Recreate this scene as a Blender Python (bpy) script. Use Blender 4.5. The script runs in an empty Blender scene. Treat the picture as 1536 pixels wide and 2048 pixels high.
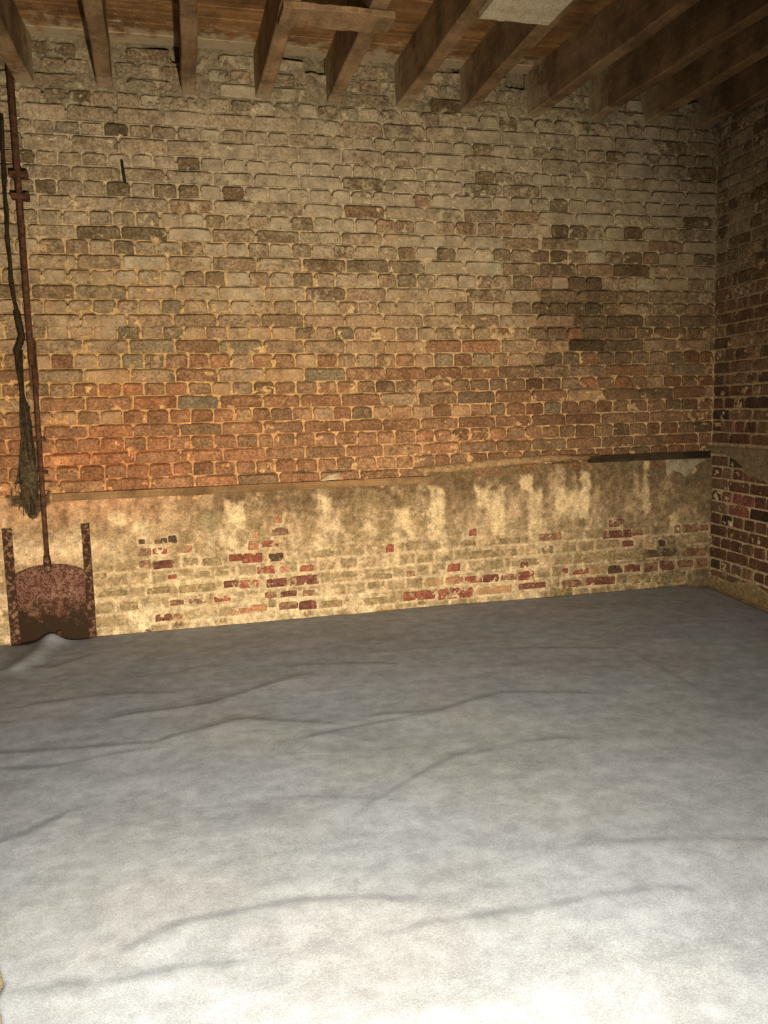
import bpy, math, random
import numpy as np
from mathutils import Matrix, Vector

# ---------------------------------------------------------------- camera
SC = bpy.context.scene
COL = SC.collection
cam_data = bpy.data.cameras.new('camera')
cam_data.sensor_fit = 'HORIZONTAL'
cam_data.sensor_width = 36.0
cam_data.lens = 36.0 * 1683.0 / 1536.0
cam_data.clip_start = 0.02
cam = bpy.data.objects.new('camera', cam_data)
COL.objects.link(cam)
RX = Vector((0.96748747, -0.25154435, -0.02633305))      # camera right in room axes
RD = Vector((-0.05569639, -0.1103361, -0.99233253))      # camera down
RF = Vector((0.24671016, 0.96153595, -0.1207589))        # camera forward
cam.matrix_world = Matrix(((RX.x, -RD.x, -RF.x, 0.0), (RX.y, -RD.y, -RF.y, -4.5),
                           (RX.z, -RD.z, -RF.z, 1.14), (0, 0, 0, 1)))
SC.camera = cam

# ---------------------------------------------------------------- light
world = bpy.data.worlds.new('cellar_ambient')
SC.world = world
world.use_nodes = True
world.node_tree.nodes['Background'].inputs[0].default_value = (1.0, 0.80, 0.58, 1)
world.node_tree.nodes['Background'].inputs[1].default_value = 0.035

def spot(name, loc, aim, watts, color, angle, blend, size):
    d = bpy.data.lights.new(name, 'SPOT')
    d.energy = watts; d.color = color; d.spot_size = math.radians(angle)
    d.spot_blend = blend; d.shadow_soft_size = size
    o = bpy.data.objects.new(name, d); COL.objects.link(o)
    o.location = loc
    o.rotation_euler = (Vector(aim) - Vector(loc)).to_track_quat('-Z', 'Y').to_euler()
    return o
# the photographer's phone torch, next to the lens, and a work lamp low on the floor behind
spot('phone_torch', (0.03, -4.52, 1.16), (0.50, -2.75, 0.0), 575, (1.0, 0.88, 0.70), 100, 1.0, 0.012)
spot('work_lamp', (0.35, -4.9, 0.22), (0.10, 0.0, 1.02), 900, (1.0, 0.82, 0.58), 78, 1.0, 0.04)

SC.view_settings.view_transform = 'Standard'
SC.view_settings.look = 'None'
SC.view_settings.gamma = 1.0
SC.view_settings.use_curve_mapping = False
SC.view_settings.exposure = 0.0

# ---------------------------------------------------------------- helpers
rng = np.random.default_rng(7)
random.seed(7)

def lattice(u, v, seed):
    """smooth value noise, 0..1"""
    u = np.asarray(u, float); v = np.asarray(v, float)
    iu = np.floor(u).astype(np.int64); iv = np.floor(v).astype(np.int64)
    fu = u - iu; fv = v - iv
    fu = fu * fu * (3 - 2 * fu); fv = fv * fv * (3 - 2 * fv)
    def h(a, b):
        n = (a * 374761393 + b * 668265263 + seed * 974634777) & 0xFFFFFFFF
        n = ((n ^ (n >> 13)) * 1274126177) & 0xFFFFFFFF
        n = n ^ (n >> 16)
        return (n & 0xFFFF) / 65535.0
    return ((h(iu, iv) * (1 - fu) + h(iu + 1, iv) * fu) * (1 - fv)
            + (h(iu, iv + 1) * (1 - fu) + h(iu + 1, iv + 1) * fu) * fv)

def fbm(u, v, freq, octaves=4, seed=1, gain=0.55):
    u = np.asarray(u, float) * freq; v = np.asarray(v, float) * freq
    s = 0.0; a = 1.0; t = 0.0
    for k in range(octaves):
        s = s + a * lattice(u * 2 ** k + 17.3 * k, v * 2 ** k - 9.1 * k, seed + k)
        t += a; a *= gain
    return s / t

def sstep(a, b, x):
    t = np.clip((np.asarray(x, float) - a) / (b - a), 0, 1)
    return t * t * (3 - 2 * t)

def mixc(a, b, t):
    t = np.asarray(t, float)[..., None]
    return a * (1 - t) + np.asarray(b, float) * t

def srgb(r, g, b):
    f = lambda c: (c / 255 / 12.92) if c <= 10.3 else ((c / 255 + 0.055) / 1.055) ** 2.4
    return (f(r), f(g), f(b))

def obj(name, mesh, mat=None, parent=None, loc=None):
    o = bpy.data.objects.new(name, mesh)
    if mat is not None and len(mesh.materials) == 0:
        mesh.materials.append(mat)
    COL.objects.link(o)
    if parent is not None:
        o.parent = parent
    if loc is not None:
        o.location = loc
    return o

def mesh_from(name, verts, faces, smooth=False, mat=None):
    me = bpy.data.meshes.new(name)
    me.from_pydata([tuple(v) for v in verts], [], [tuple(f) for f in faces])
    me.validate(); me.update()
    if smooth:
        me.polygons.foreach_set('use_smooth', [True] * len(me.polygons))
    if mat is not None:
        me.materials.append(mat)
    return me

def grid_mesh(name, P, colr=None, mat=None, flip=False):
    """P: (n, m, 3) points -> smooth quad grid with a colour attribute"""
    n, m = P.shape[:2]
    me = bpy.data.meshes.new(name)
    nv = n * m
    idx = np.arange(nv).reshape(n, m)
    q = np.stack([idx[:-1, :-1], idx[:-1, 1:], idx[1:, 1:], idx[1:, :-1]], -1).reshape(-1, 4)
    if flip:
        q = q[:, ::-1]
    nf = len(q)
    me.vertices.add(nv); me.loops.add(nf * 4); me.polygons.add(nf)
    me.vertices.foreach_set('co', P.reshape(-1).astype(np.float32))
    me.loops.foreach_set('vertex_index', q.reshape(-1).astype(np.int32))
    me.polygons.foreach_set('loop_start', np.arange(0, nf * 4, 4, dtype=np.int32))
    me.polygons.foreach_set('use_smooth', np.ones(nf, dtype=bool))
    me.update(calc_edges=True)
    if colr is not None:
        a = me.color_attributes.new('Col', 'FLOAT_COLOR', 'POINT')
        c = np.ones((nv, 4), np.float32); c[:, :3] = colr.reshape(-1, 3)
        a.data.foreach_set('color', c.reshape(-1))
    if mat is not None:
        me.materials.append(mat)
    return me

def box_data(x0, x1, y0, y1, z0, z1, base=0):
    v = [(x0, y0, z0), (x1, y0, z0), (x1, y1, z0), (x0, y1, z0), (x0, y0, z1), (x1, y0, z1), (x1, y1, z1), (x0, y1, z1)]
    f = [(0, 3, 2, 1), (4, 5, 6, 7), (0, 1, 5, 4), (1, 2, 6, 5), (2, 3, 7, 6), (3, 0, 4, 7)]
    return v, [tuple(i + base for i in q) for q in f]

def box_mesh(name, *b, mat=None):
    v, f = box_data(*b)
    return mesh_from(name, v, f, mat=mat)

def tube_data(pts, rad, n=8, base=0, cap=True):
    pts = [Vector(p) for p in pts]
    if not hasattr(rad, '__len__'):
        rad = [rad] * len(pts)
    V, F = [], []
    for i, p in enumerate(pts):
        d = (pts[min(i + 1, len(pts) - 1)] - pts[max(i - 1, 0)]).normalized()
        a = d.cross(Vector((0, 1, 0.013))).normalized(); b = d.cross(a).normalized()
        for k in range(n):
            t = 2 * math.pi * k / n
            V.append(p + a * (math.cos(t) * rad[i]) + b * (math.sin(t) * rad[i]))
    for i in range(len(pts) - 1):
        for k in range(n):
            F.append((base + i * n + k, base + i * n + (k + 1) % n, base + (i + 1) * n + (k + 1) % n, base + (i + 1) * n + k))
    if cap:
        F.append(tuple(base + k for k in range(n))[::-1])
        F.append(tuple(base + (len(pts) - 1) * n + k for k in range(n)))
    return V, F

def tube_mesh(name, pts, rad, n=8, mat=None):
    V, F = tube_data(pts, rad, n)
    return mesh_from(name, V, F, smooth=True, mat=mat)

def tag(o, label, cat, group=None):
    o['label'] = label; o['category'] = cat
    if group: o['group'] = group
    return o

def thing(name, loc, label, cat, group=None):
    o = bpy.data.objects.new(name, None); COL.objects.link(o)
    o.empty_display_size = 0.1
    o.location = loc
    return tag(o, label, cat, group)

def struct(o):
    o['kind'] = 'structure'
    return o

def child(name, me, parent, mat=None):
    """part whose vertices are in room coordinates"""
    o = obj(name, me, mat, parent)
    o.matrix_parent_inverse = Matrix.Translation(-Vector(parent.location)) if parent.type == 'EMPTY' else Matrix()
    return o

# ---------------------------------------------------------------- materials
def new_mat(name, rough=0.9, spec=0.2):
    m = bpy.data.materials.new(name); m.use_nodes = True
    nt = m.node_tree
    b = nt.nodes['Principled BSDF']
    b.inputs['Roughness'].default_value = rough
    b.inputs['Specular IOR Level'].default_value = spec
    return m, nt, b

def N(nt, typ, **kw):
    n = nt.nodes.new(typ)
    for k, v in kw.items():
        setattr(n, k, v)
    return n

def noise(nt, vec, scale, detail=4, rough=0.6):
    n = N(nt, 'ShaderNodeTexNoise')
    n.inputs['Scale'].default_value = scale; n.inputs['Detail'].default_value = detail
    n.inputs['Roughness'].default_value = rough
    nt.links.new(vec, n.inputs['Vector'])
    return n.outputs['Fac']

def vscale(nt, vec, s):
    n = N(nt, 'ShaderNodeMapping'); n.inputs['Scale'].default_value = s
    nt.links.new(vec, n.inputs['Vector']); return n.outputs['Vector']

def mrange(nt, val, a, b, c=0.0, d=1.0):
    n = N(nt, 'ShaderNodeMapRange')
    nt.links.new(val, n.inputs['Value'])
    for i, x in zip(('From Min', 'From Max', 'To Min', 'To Max'), (a, b, c, d)):
        n.inputs[i].default_value = x
    return n.outputs['Result']

def math_n(nt, op, a, b):
    n = N(nt, 'ShaderNodeMath', operation=op)
    for i, x in enumerate((a, b)):
        if isinstance(x, (int, float)): n.inputs[i].default_value = x
        else: nt.links.new(x, n.inputs[i])
    return n.outputs[0]

def mixn(nt, fac, a, b, mode='MIX'):
    n = N(nt, 'ShaderNodeMix', data_type='RGBA', blend_type=mode)
    for s, x in ((n.inputs['Factor'], fac), (n.inputs['A'], a), (n.inputs['B'], b)):
        if isinstance(x, (int, float)): s.default_value = x
        elif isinstance(x, tuple): s.default_value = (*x, 1) if len(x) == 3 else x
        else: nt.links.new(x, s)
    return n.outputs['Result']

def vmul(nt, col, val):
    n = N(nt, 'ShaderNodeVectorMath', operation='SCALE')
    nt.links.new(col, n.inputs[0]); nt.links.new(val, n.inputs['Scale'])
    return n.outputs[0]

def bump(nt, b, height, strength, dist):
    n = N(nt, 'ShaderNodeBump')
    n.inputs['Strength'].default_value = strength; n.inputs['Distance'].default_value = dist
    nt.links.new(height, n.inputs['Height']); nt.links.new(n.outputs['Normal'], b.inputs['Normal'])

def pos(nt):
    return N(nt, 'ShaderNodeNewGeometry').outputs['Position']

def ramp(nt, val, stops):
    n = N(nt, 'ShaderNodeValToRGB')
    e = n.color_ramp.elements
    e[0].position, e[0].color = stops[0][0], (*stops[0][1], 1)
    e[1].position, e[1].color = stops[-1][0], (*stops[-1][1], 1)
    for p, c in stops[1:-1]:
        x = e.new(p); x.color = (*c, 1)
    nt.links.new(val, n.inputs['Fac'])
    return n.outputs['Color']

def attr_wall(name, spot_amt=0.35, bump_d=0.004):
    """mortar / plaster: colour attribute, mottled, grainy"""
    m, nt, b = new_mat(name, 0.95, 0.1)
    a = N(nt, 'ShaderNodeAttribute', attribute_name='Col')
    P = pos(nt)
    n1 = noise(nt, P, 34, 9, 0.75); n2 = noise(nt, P, 190, 4, 0.7)
    c = vmul(nt, a.outputs['Color'], mrange(nt, n1, 0.35, 0.65, 0.55, 1.42))
    c = vmul(nt, c, mrange(nt, n2, 0.37, 0.63, 0.68, 1.32))
    n3 = noise(nt, P, 60, 6, 0.75)
    c = mixn(nt, mrange(nt, n3, 0.60, 0.72, 0.0, spot_amt), c, (0.09, 0.06, 0.03))
    nt.links.new(c, b.inputs['Base Color'])
    h = math_n(nt, 'ADD', math_n(nt, 'MULTIPLY', n1, 0.8), math_n(nt, 'MULTIPLY', n2, 0.35))
    bump(nt, b, h, 1.0, bump_d)
    return m
M_MORTAR = attr_wall('old_lime_mortar')
M_PLASTER = attr_wall('crumbling_lime_plaster', 0.3, 0.007)

def brick_mat(name, joined):
    """worn brick: own colour, partly covered by old lime wash"""
    m, nt, b = new_mat(name, 0.93, 0.12)
    if joined:
        a = N(nt, 'ShaderNodeVertexColor', layer_name='Col')
        colr, alpha = a.outputs['Color'], a.outputs['Alpha']
    else:
        a = N(nt, 'ShaderNodeObjectInfo')
        colr, alpha = a.outputs['Color'], a.outputs['Alpha']
    P = pos(nt)
    sep = N(nt, 'ShaderNodeSeparateXYZ'); nt.links.new(P, sep.inputs[0])
    n0 = noise(nt, P, 3.0, 4, 0.6)
    zz = math_n(nt, 'ADD', sep.outputs['Z'], mrange(nt, n0, 0.3, 0.7, -0.35, 0.35))
    wash = ramp(nt, mrange(nt, zz, 0.6, 2.9), WASH)
    n1 = noise(nt, P, 30, 9, 0.72); n2 = noise(nt, P, 170, 5, 0.75); n3 = noise(nt, P, 75, 6, 0.7)
    thr = mrange(nt, alpha, 0.0, 1.0, 0.72, 0.28)
    d = math_n(nt, 'SUBTRACT', math_n(nt, 'ADD', math_n(nt, 'MULTIPLY', n1, 0.75), math_n(nt, 'MULTIPLY', n3, 0.25)), thr)
    mask = mrange(nt, d, -0.05, 0.07, 0.0, 1.0)
    base = vmul(nt, colr, mrange(nt, n3, 0.37, 0.63, 0.6, 1.4))
    c = mixn(nt, mask, base, wash)
    n5 = noise(nt, P, 11, 7, 0.72)
    c = vmul(nt, c, mrange(nt, n5, 0.36, 0.64, 0.70, 1.28))
    c = vmul(nt, c, mrange(nt, n2, 0.37, 0.63, 0.74, 1.26))
    n4 = noise(nt, P, 46, 7, 0.8)
    c = mixn(nt, mrange(nt, n4, 0.60, 0.70, 0.0, 0.55), c, (0.055, 0.038, 0.022))
    nt.links.new(c, b.inputs['Base Color'])
    h = math_n(nt, 'ADD', n1, math_n(nt, 'MULTIPLY', n2, 0.4))
    bump(nt, b, h, 1.0, 0.006)
    return m
WASH = [(0.0, (0.48, 0.275, 0.13)), (0.25, (0.43, 0.255, 0.125)), (0.45, (0.43, 0.305, 0.18)), (0.66, (0.48, 0.40, 0.275)), (1.0, (0.42, 0.36, 0.255))]
M_BRICK = brick_mat('worn_brick', False)
M_BRICKJ = brick_mat('worn_brick_far', True)

def wood_mat(name, c1, c2, axis, pale=None, rough=0.85):
    m, nt, b = new_mat(name, rough, 0.15)
    P = pos(nt)
    oi = N(nt, 'ShaderNodeObjectInfo')
    s = (1.2, 22, 22) if axis == 'x' else (22, 1.2, 22)
    V = vscale(nt, P, s)
    add = N(nt, 'ShaderNodeVectorMath', operation='ADD')
    rnd = N(nt, 'ShaderNodeVectorMath', operation='SCALE'); rnd.inputs[0].default_value = (37, 53, 71)
    nt.links.new(oi.outputs['Random'], rnd.inputs['Scale'])
    nt.links.new(V, add.inputs[0]); nt.links.new(rnd.outputs[0], add.inputs[1])
    g = noise(nt, add.outputs[0], 1.6, 6, 0.65)
    f = noise(nt, P, 5, 5, 0.7); k = noise(nt, P, 120, 4, 0.7)
    c = mixn(nt, mrange(nt, g, 0.3, 0.7), c1, c2)
    c = vmul(nt, c, mrange(nt, f, 0.37, 0.63, 0.62, 1.35))
    c = vmul(nt, c, mrange(nt, k, 0.37, 0.63, 0.8, 1.2))
    c = vmul(nt, c, mrange(nt, oi.outputs['Random'], 0, 1, 0.8, 1.15))
    if pale:   # splashes of limewash near the wall
        sep = N(nt, 'ShaderNodeSeparateXYZ'); nt.links.new(P, sep.inputs[0])
        y = math_n(nt, 'ADD', sep.outputs['Y'], mrange(nt, noise(nt, P, 14, 6, 0.7), 0.3, 0.7, -0.16, 0.16))
        c = mixn(nt, mrange(nt, y, pale[1], pale[2], 0.0, 0.85), c, pale[0])
    nt.links.new(c, b.inputs['Base Color'])
    bump(nt, b, math_n(nt, 'ADD', g, math_n(nt, 'MULTIPLY', k, 0.4)), 0.6, 0.003)
    return m
M_JOIST = wood_mat('dusty_joist_timber', (0.19, 0.125, 0.07), (0.28, 0.19, 0.105), 'y', ((0.42, 0.34, 0.22), -0.22, -0.02))
M_PLANK = wood_mat('stained_ceiling_board', (0.16, 0.09, 0.04), (0.29, 0.165, 0.07), 'x', ((0.45, 0.38, 0.26), -0.22, -0.08))
M_BATTEN = wood_mat('brown_batten_timber', (0.17, 0.10, 0.045), (0.25, 0.15, 0.07), 'x')
M_DARKBATTEN = wood_mat('blackened_batten_timber', (0.035, 0.025, 0.015), (0.07, 0.05, 0.03), 'x')

def simple_mat(name, c1, c2, scale, rough=0.9, bd=0.002, metal=0.0, spec=0.2, lo=0.4, hi=0.6):
    m, nt, b = new_mat(name, rough, spec)
    b.inputs['Metallic'].default_value = metal
    P = pos(nt)
    n = noise(nt, P, scale, 7, 0.7); k = noise(nt, P, scale * 6, 4, 0.7)
    c = mixn(nt, mrange(nt, n, lo, hi), c1, c2)
    c = vmul(nt, c, mrange(nt, k, 0.37, 0.63, 0.75, 1.25))
    nt.links.new(c, b.inputs['Base Color'])
    bump(nt, b, math_n(nt, 'ADD', n, math_n(nt, 'MULTIPLY', k, 0.4)), 0.8, bd)
    return m
M_ROD = simple_mat('rusty_iron_rod', (0.045, 0.022, 0.012), (0.12, 0.055, 0.03), 40, 0.8, 0.002, 0.0)
M_GUIDE = simple_mat('rusty_guide_iron', (0.045, 0.02, 0.012), (0.24, 0.145, 0.08), 38, 0.85, 0.003, 0.0, 0.2, 0.5, 0.62)
M_CABLE = simple_mat('black_cable_sheath', (0.018, 0.013, 0.007), (0.05, 0.034, 0.018), 60, 0.85, 0.001, 0, 0.12)
M_FIBRE = simple_mat('dusty_frayed_fibre', (0.035, 0.027, 0.015), (0.11, 0.08, 0.04), 50, 0.9, 0.001)
M_CEMENT = simple_mat('brownish_cement', (0.25, 0.165, 0.085), (0.40, 0.28, 0.15), 18, 0.95, 0.004, 0, 0.1)
M_PANEL = simple_mat('white_painted_board', (0.48, 0.42, 0.31), (0.62, 0.56, 0.43), 16, 0.9, 0.002, 0, 0.1)
M_PAPER = simple_mat('grey_torn_membrane', (0.27, 0.225, 0.14), (0.42, 0.36, 0.24), 25, 0.85, 0.002, 0, 0.2)
M_PAPERW = simple_mat('yellowed_paper', (0.42, 0.32, 0.19), (0.60, 0.49, 0.32), 40, 0.9, 0.001, 0, 0.1)
M_EARTH = simple_mat('damp_earth_and_concrete', (0.30, 0.235, 0.13), (0.44, 0.36, 0.21), 14, 0.95, 0.006, 0, 0.1)
M_SPIKE = simple_mat('black_iron_spike', (0.012, 0.009, 0.006), (0.04, 0.025, 0.015), 90, 0.7, 0.001)

def gate_mat():
    m, nt, b = new_mat('pitted_rusty_plate', 0.9, 0.15)
    P = pos(nt)
    sep = N(nt, 'ShaderNodeSeparateXYZ'); nt.links.new(P, sep.inputs[0])
    v = N(nt, 'ShaderNodeTexVoronoi'); v.inputs['Scale'].default_value = 130
    nt.links.new(P, v.inputs['Vector'])
    n1 = noise(nt, P, 70, 6, 0.7); n2 = noise(nt, P, 14, 6, 0.7); n3 = noise(nt, P, 240, 3, 0.6)
    rust = mixn(nt, mrange(nt, n2, 0.35, 0.65), (0.13, 0.055, 0.037), (0.24, 0.13, 0.09))
    rust = mixn(nt, mrange(nt, n1, 0.47, 0.55), (0.075, 0.026, 0.015), rust)
    rust = mixn(nt, mrange(nt, n3, 0.56, 0.68), rust, (0.45, 0.30, 0.22))
    z = math_n(nt, 'ADD', sep.outputs['Z'], mrange(nt, noise(nt, P, 22, 7, 0.75), 0.3, 0.7, -0.09, 0.09))
    c = mixn(nt, mrange(nt, z, 0.14, 0.22), (0.035, 0.021, 0.012), rust)
    nt.links.new(c, b.inputs['Base Color'])
    bump(nt, b, math_n(nt, 'ADD', n1, math_n(nt, 'MULTIPLY', n3, 0.5)), 1.0, 0.004)
    return m
M_GATE = gate_mat()

def fabric_mat():
    m, nt, b = new_mat('grey_geotextile_felt', 1.0, 0.05)
    P = pos(nt)
    lo = noise(nt, P, 2.2, 5, 0.65); mid = noise(nt, P, 16, 7, 0.7)
    fine = noise(nt, vscale(nt, P, (1.0, 1.5, 1.0)), 210, 5, 0.8); hair = noise(nt, P, 620, 3, 0.7)
    tint = noise(nt, P, 1.3, 3, 0.5)
    c = mixn(nt, mrange(nt, tint, 0.38, 0.62), (0.33, 0.37, 0.438), (0.345, 0.375, 0.418))
    c = vmul(nt, c, mrange(nt, lo, 0.3, 0.7, 0.90, 1.10))
    c = vmul(nt, c, mrange(nt, mid, 0.38, 0.62, 0.86, 1.14))
    c = vmul(nt, c, mrange(nt, fine, 0.36, 0.64, 0.76, 1.24))
    c = vmul(nt, c, mrange(nt, hair, 0.36, 0.64, 0.78, 1.22))
    nt.links.new(c, b.inputs['Base Color'])
    bump(nt, b, math_n(nt, 'ADD', math_n(nt, 'MULTIPLY', mid, 0.4), math_n(nt, 'MULTIPLY', fine, 0.6)), 0.45, 0.002)
    return m
M_FABRIC = fabric_mat()

# ---------------------------------------------------------------- measured tables (millimetres / metres in the room)
ROWS = {1:[-578,-374,-146,78,296,526,756,979,1203,1437,1663,1876,2090,2328,2562,2796,3030,3254],2:[-601,-532,-433,-317,-208,-89,19,141,248,361,477,593,702,821,933,1042,1152,1259,1367,1481,1592,1704,1823,1938,2055,2163,2270,2393,2508,2624,2738,2854,2968,3083,3200,3256],3:[-580,-363,-140,86,309,536,750,974,1199,1425,1652,1891,2110,2345,2578,2804,3039,3258],4:[-611,-530,-427,-319,-197,-86,19,129,249,362,474,587,705,812,924,1033,1148,1255,1378,1492,1604,1712,1831,1937,2052,2168,2286,2405,2509,2625,2743,2862,2977,3093,3216],5:[-594,-372,-137,74,306,514,746,974,1204,1427,1650,1877,2104,2318,2559,2804,3030,3261],6:[-544,-440,-320,-214,-94,11,130,238,347,464,581,691,798,915,1020,1139,1252,1365,1466,1587,1700,1819,1925,2046,2157,2275,2383,2499,2621,2756,2875,2979,3095,3213],7:[-531,-367,-146,81,302,516,765,978,1205,1428,1647,1878,2095,2324,2565,2802,3015,3209],8:[-538,-424,-303,-192,-84,34,137,254,364,474,584,694,814,923,1037,1149,1261,1366,1482,1599,1726,1827,1937,2061,2167,2280,2395,2505,2622,2746,2878,2987,3093,3217],9:[-592,-369,-158,70,287,510,739,960,1187,1411,1650,1871,2098,2329,2561,2787,3012,3213],10:[-542,-422,-312,-197,-96,14,130,243,353,465,578,693,800,914,1033,1154,1267,1372,1488,1601,1710,1816,1925,2049,2161,2275,2390,2506,2623,2748,2857,2972,3090,3214],11:[-595,-374,-159,62,284,507,746,982,1215,1426,1652,1870,2097,2324,2556,2794,3032,3234],12:[-611,-535,-420,-310,-198,-93,22,134,240,350,463,576,692,804,922,1038,1154,1259,1374,1485,1608,1718,1814,1932,2049,2166,2275,2385,2490,2596,2704,2824,2929,3052,3164,3260],13:[-594,-391,-145,93,305,540,758,978,1202,1433,1654,1884,2107,2335,2597,2791,3012,3232],14:[-643,-543,-430,-312,-199,-94,17,126,248,364,475,587,703,807,931,1042,1150,1255,1366,1468,1586,1696,1812,1926,2048,2155,2264,2379,2485,2592,2706,2815,2925,3049,3179],15:[-600,-370,-153,74,294,516,744,964,1180,1401,1623,1851,2080,2308,2519,2764,2997,3223],16:[-616,-538,-432,-317,-200,-90,17,122,233,344,456,569,693,806,908,1015,1132,1251,1367,1475,1584,1694,1801,1914,2026,2139,2269,2369,2497,2599,2713,2828,2933,3051,3165],17:[-595,-373,-153,74,300,523,739,964,1185,1408,1626,1860,2068,2280,2509,2760,2982,3208],18:[-744,-641,-527,-418,-306,-193,-82,22,139,242,354,464,575,688,806,921,1024,1133,1243,1350,1462,1577,1687,1809,1907,2014,2124,2242,2352,2458,2571,2686,2801,2918,3030,3144,3247],19:[-592,-377,-154,70,284,525,737,959,1181,1404,1623,1842,2062,2280,2510,2773,2961,3182],20:[-762,-658,-542,-431,-312,-198,-91,13,127,247,351,462,574,687,805,912,1020,1124,1235,1351,1450,1560,1671,1788,1890,2008,2116,2231,2347,2454,2572,2687,2786,2897,3021,3129,3232],21:[-592,-378,-148,71,285,511,710,932,1150,1368,1597,1821,2045,2269,2499,2734,2963,3185],22:[-761,-649,-536,-421,-312,-202,-87,26,136,252,357,452,547,664,774,885,988,1106,1212,1329,1447,1562,1673,1791,1889,2007,2121,2231,2342,2452,2562,2677,2793,2911,3018,3132],23:[-589,-375,-155,75,291,505,723,944,1160,1379,1599,1821,2044,2258,2488,2707,2806,3031,3243],24:[-760,-652,-538,-427,-318,-203,-95,22,129,245,363,476,558,676,782,893,1015,1125,1227,1349,1454,1564,1666,1784,1888,2001,2109,2219,2320,2443,2563,2673,2789,2883,2997,3111,3233],25:[-596,-369,-155,70,288,512,726,950,1161,1386,1607,1825,2044,2264,2489,2702,2926,3143,3240],26:[-761,-652,-542,-427,-309,-198,-90,28,131,243,353,457,561,675,790,893,998,1117,1229,1332,1456,1547,1654,1773,1881,1989,2103,2219,2331,2455,2570,2686,2815,2933,3047,3151]}
TOPS = {1:2635,2:2558,3:2496,4:2416,5:2352,6:2284,7:2213,8:2143,9:2071,10:2004,11:1933,12:1861,13:1786,14:1715,15:1645,16:1576,17:1507,18:1435,19:1361,20:1291,21:1223,22:1153,23:1082,24:1017,25:944,26:878,27:808}
LOW = [q for q in [(-170,-102,419,457,'b'),(-96,-23,422,456,'r'),(17,107,420,457,'n'),(-169,-110,357,393,'b'),(-100,8,345,389,'d'),(-162,-132,481,506,'k'),(-83,-20,478,505,'k'),(-14,30,476,517,'k'),(471,560,421,458,'r'),(398,455,411,459,'n'),(421,458,474,511,'n'),(526,616,482,524,'b'),(540,587,551,599,'n'),(292,364,357,397,'r'),(364,473,343,396,'r'),(505,584,342,387,'k'),(441,533,277,320,'r'),(560,613,277,309,'n'),(672,747,273,308,'r'),(260,337,217,256,'d'),(337,446,206,249,'r'),(483,599,200,248,'d'),(618,771,200,252,'d'),(-25,19,286,310,'r'),(105,191,283,315,'g'),(217,288,286,312,'g'),(26,218,206,248,'g'),(-138,-14,212,248,'g'),(-380,-231,215,246,'g'),(205,292,143,173,'r'),(72,163,143,170,'b'),(-23,47,142,173,'b'),(475,538,143,175,'b'),(559,650,142,173,'d'),(682,753,136,169,'b'),(294,387,65,97,'n'),(390,484,73,111,'n'),(490,536,88,131,'g'),(546,655,70,113,'b'),(660,759,60,110,'d'),(772,904,60,102,'g'),(-102,-18,64,102,'d'),(-10,38,68,99,'b'),(-175,-126,12,30,'b'),(-279,-182,136,180,'g'),(-323,-263,291,317,'g'),(54,134,350,392,'g'),(154,255,342,384,'g'),(-389,-331,312,342,'g'),(1158,1206,347,391,'r'),(1651,1698,406,451,'r'),(1520,1597,210,253,'r'),(1956,2054,124,177,'r'),(1736,1833,130,176,'d'),(1623,1727,135,176,'r'),(1505,1614,136,176,'n'),(1388,1493,134,181,'p'),(1845,1943,133,168,'b'),(2236,2274,146,176,'r'),(2306,2409,133,172,'r'),(1253,1444,62,113,'r'),(1460,1675,50,112,'r'),(1955,2129,71,106,'d'),(2230,2370,60,102,'b'),(1693,1912,59,105,'p'),(1021,1207,54,98,'g'),(2105,2180,272,318,'g'),(2087,2230,352,393,'b'),(1859,1950,277,317,'g'),(1655,1835,276,322,'g'),(1913,2092,212,252,'g'),(1350,1431,273,318,'g'),(843,1020,224,257,'g'),(739,902,347,385,'g'),(1086,1194,1,34,'p'),(1597,1691,352,385,'g'),(1823,1969,346,381,'g'),(2154,2306,-5,60,'g'),(1075,1188,197,231,'g'),(1051,1119,145,184,'g'),(1274,1325,201,235,'b'),(1968,2018,201,236,'d'),(2539,2643,405,450,'d'),(2505,2692,337,385,'d'),(2697,2767,344,380,'b'),(2631,2706,281,317,'d'),(2857,2924,266,306,'k'),(2781,2848,263,307,'p'),(2575,2760,201,245,'g'),(2800,3002,201,249,'k'),(3025,3218,190,239,'b'),(2986,3154,339,392,'b'),(3166,3224,344,380,'b'),(2537,2633,123,171,'k'),(2650,2752,123,171,'d'),(2779,2873,113,170,'b'),(2888,2990,117,178,'d'),(3008,3122,124,169,'b'),(3129,3224,116,174,'b'),(2305,2407,137,172,'r'),(2414,2524,124,168,'p'),(2394,2585,59,107,'d'),(2271,2369,64,104,'d'),(2677,2829,46,103,'g'),(2839,3074,30,100,'g'),(2373,2554,196,251,'g'),(3111,3194,407,512,'k'),(3042,3096,266,323,'k'),(2510,2614,284,328,'g')] if q[:2] not in ((3111, 3194), (3042, 3096))]
STREAKS = [(0.281,0.387,0.53,0.672),(-0.292,-0.224,0.588,0.653),(-0.189,-0.11,0.545,0.606),(0.294,0.341,0.438,0.526),(0.804,0.86,0.598,0.682),(1.208,1.291,0.486,0.59),(1.421,1.498,0.462,0.699),(1.695,1.777,0.57,0.686),(1.79,1.865,0.406,0.67),(1.971,2.044,0.658,0.741),(2.013,2.104,0.391,0.659),(2.024,2.079,0.253,0.396),(2.192,2.406,0.477,0.662),(2.769,2.8,0.484,0.792),(2.947,3.012,0.351,0.475),(2.353,2.409,0.475,0.756),(1.205,1.235,0.29,0.469)]
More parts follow.
